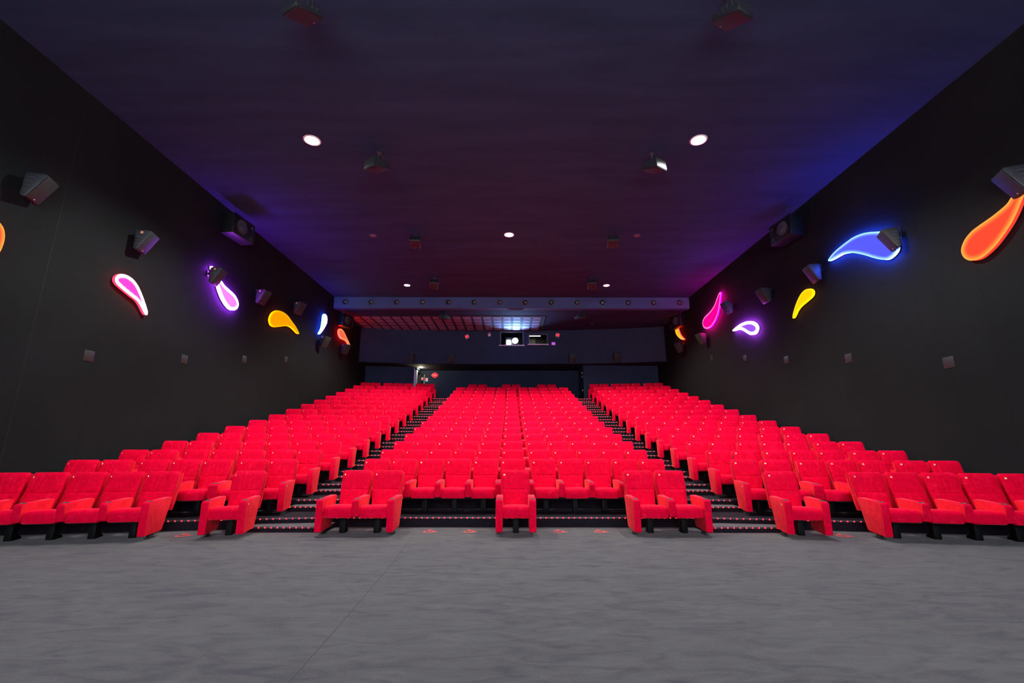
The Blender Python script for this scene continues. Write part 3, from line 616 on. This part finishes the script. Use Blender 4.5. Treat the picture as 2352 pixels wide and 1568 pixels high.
for x, z, y, s_ in ((-2.77, 7.97, RY - 0.01, 'left'), (2.86, 8.06, RY - 0.1, 'right')):
    t = empty('infrared_emitter', (x, y, z)); tag(t, 'small white bracketed fitting with red lens %s of the projector' % s_, 'emitter', 'red emitters beside the projector')
    b = MB(); b.box(-0.13, 0.13, -0.16, -0.05, -0.12, 0.12, M=Matrix.Rotation(0.25 if x > 0 else -0.35, 4, 'Y')); b.build('housing', M['projector'], t, bevel=0.015)
    b = MB(); b.box(-0.09, 0.09, -0.166, -0.158, -0.08, 0.08, M=Matrix.Rotation(0.25 if x > 0 else -0.35, 4, 'Y')); b.build('red_lens', M['tiny_red'], t)
    b = MB(); b.box(-0.02, 0.02, -0.06, 0, -0.22, -0.06); b.build('bracket', M['chrome'], t)
t = empty('sensor_box', (2.6, RY - 0.08, 7.535)); tag(t, 'small violet glowing sensor box below the right red emitter', 'sensor')
b = MB(); b.box(-0.13, 0.13, -0.05, 0, -0.1, 0.1); b.build('housing', M['black_plastic'], t)
b = MB(); b.box(-0.11, 0.11, -0.056, -0.05, -0.085, 0.085); b.build('violet_panel', M['tiny_violet'], t)
t = empty('smoke_detector', (-1.386, RY, 8.1)); tag(t, 'small white detector with pink arch left of the projector window', 'detector')
b = MB(); b.lathe((0, 0, 0), (0, -1, 0), [(0.09, 0), (0.09, 0.03), (0.06, 0.06), (0.0001, 0.065)], 20); b.build('housing', M['white'], t, sm=True)
b = MB(); b.tube([(0.09 * math.cos(a), -0.03, 0.06 + 0.1 * math.sin(a)) for a in [PI * k / 8 for k in range(9)]], 0.015); b.build('pink_arch', mat('pink_plastic', (0.8, 0.25, 0.25), 0.5), t)
# signs on the lower back wall
t = empty('red_lens_shaped_sign', (-5.12, 30.07, 5.95)); tag(t, 'red lens shaped sign with white script on the rear wall', 'sign')
def lens(w_, h_, n=16):
    pts = []
    for i in range(n + 1):
        x = -w_ + 2 * w_ * i / n; pts.append((x, h_ * (1 - (abs(x) / w_) ** 1.6) ** 0.8 if abs(x) < w_ else 0))
    return pts + [(x, -z) for x, z in pts[::-1][1:-1]]
b = MB(); b.prism(lens(0.235, 0.175), 'y', -0.04, 0.0); b.build('sign_rim', mat('bright_red_rim', (0.9, 0.05, 0.05), 0.4, emit=(1, 0.04, 0.05), es=0.55), t)
b = MB(); b.prism(lens(0.185, 0.13), 'y', -0.046, -0.04); b.build('sign_face', mat('deep_red_face', (0.6, 0.0, 0.03), 0.4, emit=(0.7, 0.0, 0.03), es=0.5), t)
b = MB(); b.tube([(-0.12, -0.05, 0.02), (-0.10, -0.05, -0.01), (-0.07, -0.05, 0.015), (-0.045, -0.05, -0.012), (-0.02, -0.05, 0.012), (0.0, -0.05, -0.012), (0.02, -0.05, 0.0), (0.035, -0.05, 0.04), (0.045, -0.05, -0.02), (0.065, -0.05, -0.03), (0.085, -0.05, -0.015), (0.11, -0.05, -0.035)], 0.011)
b.build('white_script', mat('white_script', (0.7, 0.85, 0.95), 0.5, emit=(0.6, 0.9, 1.0), es=0.4), t)
t = empty('small_notice', (-5.66, 30.07, 5.66)); tag(t, 'small pink notice with blue foot beside the rear doorway', 'notice')
b = MB(); b.box(-0.085, 0.085, -0.012, 0, -0.06, 0.1); b.build('pink_panel', mat('pink_notice', (0.85, 0.2, 0.35), 0.6, emit=(1, 0.25, 0.4), es=0.35), t)
b = MB(); b.box(-0.085, 0.085, -0.012, 0, -0.125, -0.062); b.build('blue_panel', mat('blue_notice', (0.1, 0.6, 0.85), 0.6, emit=(0.1, 0.6, 1), es=0.35), t)
b = MB(); b.box(-0.012, 0.012, -0.015, -0.012, -0.03, 0.06); b.box(-0.04, 0.04, -0.015, -0.012, 0.02, 0.035); b.build('pictogram', M['white'], t)
t = empty('poster', (-5.94, 29.985, 5.70)); tag(t, 'dim pink poster glimpsed through the rear doorway', 'poster')
b = MB(); b.box(-0.07, 0.07, -0.012, 0, -0.10, 0.10); b.build('poster_sheet', mat('dim_pink_poster', (0.55, 0.2, 0.28), 0.6), t)
for k, z in enumerate((5.85, 5.62, 4.75)):
    t = tag(empty('door_hinge', (4.465, 28.3, z)), 'small pale hinge on the dark block, %s of three' % ['topmost', 'middle', 'lowest'][k], 'hinge', 'hinges at the right rear corner')
    b = MB(); b.box(-0.02, 0.015, -0.03, 0.03, -0.05, 0.05); b.build('hinge_plate', mat('pale_hinge_%d' % k, (0.8, 0.8, 0.85), 0.4), t)

# ------------------------------------------------------------ wheelchair floor markings
def arc(c, r, w_, a0, a1, n=18):
    o_, i_ = [], []
    for k in range(n + 1):
        a = a0 + (a1 - a0) * k / n; o_.append((c[0] + (r + w_) * math.cos(a), c[1] + (r + w_) * math.sin(a))); i_.append((c[0] + r * math.cos(a), c[1] + r * math.sin(a)))
    return o_ + i_[::-1]
def wheel_marks():
    b = MB()
    for k in range(18):
        seg = arc((-0.04, -0.04), 0.095, 0.03, math.radians(125 + k * 13.6), math.radians(125 + (k + 1) * 13.6), 1); b.prism(seg, 'z', 0.002, 0.004)
    b.prism([(-0.075, 0.02), (-0.035, 0.02), (-0.035, 0.17), (-0.075, 0.17)], 'z', 0.0022, 0.0045)
    b.prism([(-0.075, 0.14), (0.0, 0.14), (0.0, 0.185), (-0.075, 0.185)], 'z', 0.0024, 0.005)
    b.prism([(-0.05, 0.02), (0.08, 0.02), (0.08, 0.06), (-0.05, 0.06)], 'z', 0.0025, 0.0052)
    b.prism([(0.05, 0.06), (0.085, 0.06), (0.135, -0.07), (0.095, -0.085)], 'z', 0.0021, 0.0046)
    b.prism([(0.095, -0.085), (0.10, -0.05), (0.175, -0.035), (0.18, -0.07)], 'z', 0.0023, 0.0048)
    a = b.mesh('wheelchair_symbol')
    b = MB(); b.box(-0.24, 0.24, -0.22, 0.26, 0.0005, 0.0018); c = b.mesh('backing_square'); return a, c
wm = wheel_marks()
for x, y, rz, s_ in [(-1.48, 8.62, 0, 'beside the seats left of centre'), (-0.77, 8.62, 0, 'just left of the single middle seat'), (0.83, 8.62, 0, 'just right of the single middle seat'), (1.56, 8.62, 0, 'beside the seats right of centre'), (-5.6, 8.25, 0.3, 'in the gap of the left block'), (5.64, 8.25, -0.3, 'in the gap of the right block')]:
    t = empty('wheelchair_floor_marking', (x, y, FLOOR), rz); tag(t, 'red wheelchair symbol on the carpet ' + s_, 'floor marking', 'wheelchair symbols on the carpet')
    o = mesh_obj('wheelchair_symbol', wm[0], M['red_paint'], t); o.scale = (0.74, 0.8, 1)
    if abs(x) < 3: mesh_obj('backing_square', wm[1], M['pad'], t)
    else: mesh_obj('backing_square', wm[1], M['carpet'], t)

# ------------------------------------------------------------ aisle half steps and light strips
def strip(p0, p1, label, z):
    """aluminium nosing with a row of red lamps from p0 to p1"""
    p0 = Vector((p0[0], p0[1], 0)); p1 = Vector((p1[0], p1[1], 0)); d = p1 - p0; L = d.length
    t = empty('step_light_strip', (p0.x, p0.y, z), math.atan2(d.y, d.x)); tag(t, label, 'light strip', 'red lit step nosings')
    b = MB(); b.box(0, L, -0.012, 0.035, -0.004, 0.004); b.box(0, L, -0.014, -0.004, -0.018, 0.004); b.build('nosing', M['alu'], t)
    b = MB(); n = max(2, int(L / 0.105)); q = L / n
    for i in range(n):
        x = (i + 0.5) * q; b.lathe((x, -0.014, -0.008), (0, -1, 0), [(0.0115, 0.0), (0.0095, 0.006), (0.006, 0.010), (0.0005, 0.012)], 8)
    o = b.build('red_lamps', M['led'], t, sm=True)
for r in range(1, 16):
    top = HT[r]; mid = (HT[r] + HT[r - 1]) / 2; on = ordn[r]
    for side, nm_ in ((-1, 'left'), (1, 'right')):
        xw = -4.6 if side < 0 else 4.67; xc = -3.36 if side < 0 else 3.43
        yw = TAG_Y[r] - 0.2172 - NOSE + 0.05; yc = TAG_Y[r] - NOSE
        wide = 0.16 if r == 1 else 0.0
        x0 = xw + side * wide; x1 = xc + (0.03 if side < 0 else -0.03)
        yf = TAG_Y[r] - 0.2172 - NOSE - 0.3
        b = MB(); b.prism([(x0, yf), (x1, yf), (x1, yc + 0.05), (x0, yw + 0.05)], 'z', HT[r - 1] - 0.01, mid)
        me = b.mesh('aisle_step'); o = mesh_obj('floor', me, [M['riser'], M['carpet']])
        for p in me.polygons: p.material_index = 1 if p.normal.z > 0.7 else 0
        tag(o, kind='structure')
        a_, c_ = ((x0, yf), (x1, yf)) if side < 0 else ((x1, yf), (x0, yf))
        strip(a_, c_, 'red lit nosing of the half step up to the %s row, %s aisle' % (on, nm_), mid)
        a_, c_ = ((xw, yw), (xc, yc)) if side < 0 else ((xc, yc), (xw, yw))
        strip(a_, c_, 'red lit platform edge at the %s row, %s aisle' % (on, nm_), top)
pts = tier_front(1)
strip(pts[4], pts[5], 'long red lit platform edge of the second row, middle block', HT[1])
a_ = Vector(pts[2]); c_ = Vector(pts[3]); strip(a_ + (a_ - c_) * 0.25, c_, 'red lit platform edge of the second row, left block', HT[1])
a_ = Vector(pts[7]); c_ = Vector(pts[6]); strip(c_, a_ + (a_ - c_) * 0.25, 'red lit platform edge of the second row, right block', HT[1])

# ------------------------------------------------------------ cinema seats; origin on the platform under the number, facing -y
def yfront(z):
    k = [(0.28, -0.235), (0.45, -0.155), (0.60, -0.105), (0.70, -0.072), (0.80, -0.04), (0.945, 0.0), (1.03, 0.035)]
    for (z0, y0), (z1, y1) in zip(k, k[1:]):
        if z <= z1: return y0 + (y1 - y0) * (z - z0) / (z1 - z0)
    return k[-1][1]
def backrest_mesh(var=0):
    rnd = random.Random(var); ph = rnd.uniform(0, 6); zs = [0.28, 0.34, 0.40, 0.46, 0.51, 0.56, 0.60, 0.64, 0.665, 0.68, 0.69, 0.70, 0.715, 0.74, 0.78, 0.82, 0.86, 0.90, 0.94, 0.97, 0.99, 1.005, 1.015, 1.02]
    loops = []; NF = 23
    for z in zs:
        wd = 0.46 + 0.078 * min(1, max(0, (z - 0.3) / 0.45)); th = 0.10
        k = 0.0
        if z > 0.955: k = (z - 0.955) / 0.065
        hw = wd / 2 * (1 - 0.085 * k ** 3); th2 = th * (1 - 0.45 * k ** 2)
        yc = yfront(z) + th / 2; loop = []
        r = 0.03
        for i in range(NF):
            u = -1 + 2 * i / (NF - 1); x = u * (hw - r * 0.55); y = -th2 / 2 + (abs(u) ** 6) * 0.008
            d = 0.0
            if z > 0.70:
                m_ = min(1, (z - 0.70) / 0.05) * min(1, max(0, (1.0 - z) / 0.06))
                d += 0.003 * (1 + 0.8 * math.sin(x * 11 + ph * 2)) * math.sin(x * 78 + ph + 1.2 * math.sin(z * 9 + ph)) * m_ * (1 - abs(u) ** 4)
                d -= 0.010 * (1 - u * u) * min(1, (z - 0.70) / 0.06)
            else:
                tw = 0.10 + (0.69 - z) * 0.62
                d -= 0.012 * (1 - u * u)
                g = abs(x) - min(tw, hw - 0.05); d += 0.011 * math.exp(-(g / 0.012) ** 2) * min(1, (0.70 - z) / 0.05)
                d += 0.002 * math.sin(z * 60 + x * 25 + ph) * (1 - abs(u) ** 3)
            d += 0.019 * math.exp(-((z - 0.69) / 0.011) ** 2) * (1 - abs(u) ** 8)
            loop.append((x, yc + y + d, z))
        loop.append((hw - 0.002, yc - th2 / 2 + 0.014, z)); loop.append((hw, yc - th2 / 2 + 0.03, z)); loop.append((hw, yc + th2 / 2 - 0.02, z)); loop.append((hw - 0.02, yc + th2 / 2, z))
        loop.append((0, yc + th2 / 2 + 0.006, z))
        loop.append((-hw + 0.02, yc + th2 / 2, z)); loop.append((-hw, yc + th2 / 2 - 0.02, z)); loop.append((-hw, yc - th2 / 2 + 0.03, z)); loop.append((-hw + 0.002, yc - th2 / 2 + 0.014, z))
        loops.append(loop)
    n = len(loops[0]); vs = [v for l in loops for v in l]; fs = []
    for k in range(len(loops) - 1):
        for i in range(n): fs.append((k * n + i, k * n + (i + 1) % n, (k + 1) * n + (i + 1) % n, (k + 1) * n + i))
    fs.append(tuple(range(n))[::-1]); fs.append(tuple(range((len(loops) - 1) * n, len(loops) * n)))
    b = MB(); b.add(vs, fs); return b.mesh('backrest', sm=True)
def shell_mesh():
    b = MB(); pr = [(yfront(z) + 0.13, z) for z in (0.36, 0.5, 0.65, 0.8, 0.95, 0.985)]; pr += [(yfront(0.985) + 0.15, 0.99)] + [(yfront(z) + 0.175, z) for z in (0.95, 0.8, 0.65, 0.5, 0.36)]
    b.prism(pr, 'x', -0.277, 0.277); return b.mesh('back_shell', bevel=0.012)
def cushion_mesh():
    prof = [(-0.872, 0.30), (-0.878, 0.36), (-0.876, 0.425), (-0.862, 0.456), (-0.83, 0.472), (-0.74, 0.478), (-0.6, 0.470), (-0.4, 0.445), (-0.18, 0.42), (-0.18, 0.33), (-0.3, 0.30), (-0.84, 0.285)]
    xs = [-0.236, -0.228, -0.2, -0.14, -0.05, 0.05, 0.14, 0.2, 0.228, 0.236]; vs = []
    for x in xs:
        k = abs(x) / 0.236; sh = 0.0 if k < 0.9 else (0.004 if k < 0.98 else 0.016)
        for i, (y, z) in enumerate(prof):
            cy, cz = -0.5, 0.38; bul = 0.010 * (1 - k * k) if i < 9 else 0
            vs.append((x, y + (sh if y < cy else -sh) - (bul if i < 3 else 0), z - (sh if z > cz else -sh) + (bul if 3 <= i < 8 else 0)))
    n = len(prof); fs = [(k * n + i, k * n + (i + 1) % n, (k + 1) * n + (i + 1) % n, (k + 1) * n + i) for k in range(len(xs) - 1) for i in range(n)]
    fs += [tuple(range(n))[::-1], tuple(range((len(xs) - 1) * n, len(xs) * n))]
    b = MB(); b.add(vs, fs); return b.mesh('seat_cushion', sm=True)
AH = 0.0585
def arm_mesh(full, hw=AH):
    if full: prof = [(-0.90, 0.068), (-0.905, 0.555), (-0.885, 0.585), (-0.85, 0.594), (-0.29, 0.612), (-0.265, 0.60), (-0.262, 0.575), (-0.43, 0.10), (-0.47, 0.088)]
    else: prof = [(-0.885, 0.315), (-0.905, 0.555), (-0.885, 0.585), (-0.85, 0.594), (-0.29, 0.612), (-0.265, 0.60), (-0.262, 0.575), (-0.36, 0.315)]
    b = MB(); b.prism(prof, 'x', -hw, hw); return b.mesh('end_panel' if full else 'armrest', bevel=0.012, seg=3)
def cup_mesh():
    b = MB(); b.lathe((0, -0.81, 0.595), (0.0, -0.03, 1), [(0.045, 0.0), (0.045, 0.006), (0.036, 0.007), (0.032, 0.001), (0.0001, 0.0012)], 20); return b.mesh('cup_holder', sm=True)
def pedestal_mesh():
    b = MB(); b.box(-0.052, 0.052, -0.58, -0.46, 0.0, 0.30); b.prism([(-0.46, 0.0), (-0.34, 0.0), (-0.34, 0.03), (-0.42, 0.08), (-0.44, 0.30), (-0.46, 0.30)], 'x', -0.03, 0.03)
    b.box(-0.2, 0.2, -0.62, -0.3, 0.27, 0.29); return b.mesh('pedestal', bevel=0.006)
def foot_mesh():
    b = MB(); b.box(-0.03, 0.03, -0.74, -0.56, 0.0, 0.015); b.box(-0.02, 0.02, -0.7, -0.58, 0.02, 0.12); return b.mesh('floor_foot')
M['foot'] = mat('dull_steel_foot', (0.02, 0.028, 0.03), 0.5)
backs = [backrest_mesh(k) for k in range(6)]; shell = shell_mesh(); cush = cushion_mesh(); arm_s = arm_mesh(False); arm_f = arm_mesh(True); cup = cup_mesh(); ped = pedestal_mesh(); foot = foot_mesh()
for me in backs: me.materials.append(M['velvet'])
for me, m_ in ((shell, 'velvet_side'), (cush, 'velvet'), (cup, 'cup'), (ped, 'black_metal'), (foot, 'foot')): me.materials.append(M[m_])
for me in (arm_s, arm_f):
    me.materials.append(M['velvet']); me.materials.append(M['velvet_side'])
    for p in me.polygons:
        if abs(p.normal.x) > 0.9: p.material_index = 1
def text_mesh(s, size, name):
    cu = bpy.data.curves.new(name, 'FONT'); cu.body = s; cu.size = size * 0.86; cu.align_x = 'CENTER'; cu.align_y = 'CENTER'; cu.extrude = 0.0008; cu.offset = 0.0018; cu.resolution_u = 3
    o = bpy.data.objects.new(name, cu); link(o); dg = bpy.context.evaluated_depsgraph_get(); dg.update()
    me = bpy.data.meshes.new_from_object(o.evaluated_get(dg)); bpy.data.objects.remove(o); bpy.data.curves.remove(cu)
    me.materials.clear(); me.materials.append(M['thread']); me.name = name; return me
nums = {s: text_mesh(str(s), 0.043, 'seat_number') for s in range(1, 26)}
letters = {0: text_mesh('A', 0.05, 'row_letter'), 1: text_mesh('B', 0.05, 'row_letter')}
NUM_M = Matrix.Translation((-0.214, -0.0135, 0.945)) @ Matrix.Rotation(math.radians(90 - 15), 4, 'X')
def child(name, me, root, ml=None):
    o = bpy.data.objects.new(name, me); C.objects.link(o); o.parent = root
    if ml is not None: o.matrix_local = ml
    return o
def row_layout(r):
    """seat numbers present in a row, the ends of each run and the arms that close it"""
    if r == 0: runs = [[1, 2, 3, 4, 5], [7], [8, 9], [13], [17, 18], [19], [21, 22, 23, 24, 25]]
    elif r == 15: runs = [list(range(1, 8)), [9, 10], [12, 13], [16, 17], list(range(19, 26))]
    else: runs = [list(range(1, 8)), list(range(8, 19)), list(range(19, 26))]
    return runs
def seat_parts(r, run, s):
    """(name, mesh, x shift, x scale) of the parts of one seat"""
    L = [('backrest', backs[(s * 5 + r * 3 + (s * r) % 4) % 6], 0, 1), ('back_shell', shell, 0, 1), ('seat_cushion', cush, 0, 1), ('pedestal', ped, 0, 1)]
    first, last = s == run[0], s == run[-1]
    wide = (s in (3, 6, 14, 20 + 1, 24) or s == 6) and not first and r > 0
    e_ = 0.287 if first and last else 0.305
    if first: L.append(('end_panel', arm_f, -e_, 1))
    else: L.append(('armrest', arm_s, -0.30 - (0.035 if wide else 0), 1.45 if wide else 1))
    if last: L.append(('end_panel', arm_f, e_, 1))
    if first or last: L.append(('foot', foot, -0.305 if first else 0.305, 1))
    return L
STUFF_FROM = 12
blockn = lambda s: 'left block' if s <= 7 else ('right block' if s >= 19 else 'middle block')
def seat_label(r, s):
    if s <= 7: where = 'left block, ' + ('against the wall' if s == 1 else ordn[s - 1] + ' from the wall')
    elif s >= 19: where = 'right block, ' + ('against the wall' if s == 25 else ordn[25 - s] + ' from the wall')
    elif s <= 13: where = 'middle block, %s from left aisle' % ordn[s - 8]
    else: where = 'middle block, %s from right aisle' % ordn[18 - s]
    return 'red cinema seat number %d, %s row, %s' % (s, 'front' if r == 0 else ordn[r], where)
for r in range(0, STUFF_FROM):
    for run in row_layout(r):
        for s in run:
            x, y, rz = seat_pos(r, s)
            t = empty('cinema_chair', (x, y, HT[r]), rz); t['label'] = seat_label(r, s); t['category'] = 'cinema seat'; t['group'] = 'red cinema seats'
            for nme, me, dx, sx in seat_parts(r, run, s):
                o = child(nme, me, t, Matrix.Translation((dx, 0, 0)) @ Matrix.Diagonal((sx, 1, 1, 1)))
                if nme in ('armrest', 'end_panel') and r < 7:
                    child('cup_holder', cup, o)
            child('seat_number', nums[s], t, NUM_M)
            if r < 2 and s in (7, 19):
                sg = 1 if s == 7 else -1
                child('row_letter', letters[r], t, Matrix.Translation((sg * ((0.287 if r == 0 else 0.305) + AH + 0.001), -0.80, 0.53)) @ Matrix.Rotation(sg * PI / 2, 4, 'Z') @ Matrix.Rotation(PI / 2, 4, 'X'))
# the four rows at the very back as one body of seats
import numpy as np
def collect(rows):
    V, LV, PS, PM, off, lo = [], [], [], [], 0, 0; mats = [M['velvet'], M['velvet_side'], M['black_metal'], M['thread'], M['foot'], M['cup']]
    cache = {}
    def dat(me):
        if me.name not in cache:
            v = np.empty(len(me.vertices) * 3); me.vertices.foreach_get('co', v)
            l = np.empty(len(me.loops), dtype=np.int64); me.loops.foreach_get('vertex_index', l)
            ps = np.empty(len(me.polygons), dtype=np.int64); me.polygons.foreach_get('loop_total', ps)
            mi = np.empty(len(me.polygons), dtype=np.int64); me.polygons.foreach_get('material_index', mi)
            mp = np.array([mats.index(m) for m in me.materials]); cache[me.name] = (v.reshape(-1, 3), l, ps, mp[mi])
        return cache[me.name]
    for r in rows:
        for run in row_layout(r):
            for s in run:
                x, y, rz = seat_pos(r, s); W = Matrix.Translation((x, y, HT[r])) @ Matrix.Rotation(rz, 4, 'Z')
                items = [(me, W @ Matrix.Translation((dx, 0, 0)) @ Matrix.Diagonal((sx, 1, 1, 1))) for _, me, dx, sx in seat_parts(r, run, s)] + [(nums[s], W @ NUM_M)]
                for me, m_ in items:
                    v, l, ps, mi = dat(me); A = np.array(m_); vv = v @ A[:3, :3].T + A[:3, 3]
                    V.append(vv); LV.append(l + off); PS.append(ps); PM.append(mi); off += len(v)
    V = np.concatenate(V); LV = np.concatenate(LV); PS = np.concatenate(PS); PM = np.concatenate(PM)
    me = bpy.data.meshes.new('cinema_chair_rows'); me.vertices.add(len(V)); me.vertices.foreach_set('co', V.ravel())
    me.loops.add(len(LV)); me.loops.foreach_set('vertex_index', LV.astype(np.int32))
    me.polygons.add(len(PS)); st_ = np.concatenate([[0], np.cumsum(PS)[:-1]]); me.polygons.foreach_set('loop_start', st_.astype(np.int32)); me.polygons.foreach_set('loop_total', PS.astype(np.int32))
    for m_ in mats: me.materials.append(m_)
    me.polygons.foreach_set('material_index', PM.astype(np.int32)); me.update(calc_edges=True); me.validate()
    smooth(me); 
    try: me.set_sharp_from_angle(angle=math.radians(50))
    except Exception: pass
    return me
o = bpy.data.objects.new('cinema_chair_rows', collect(range(STUFF_FROM, 16))); C.objects.link(o)
tag(o, 'rows of red cinema seats at the back, thirteenth row to last row', 'cinema seats', kind='stuff')
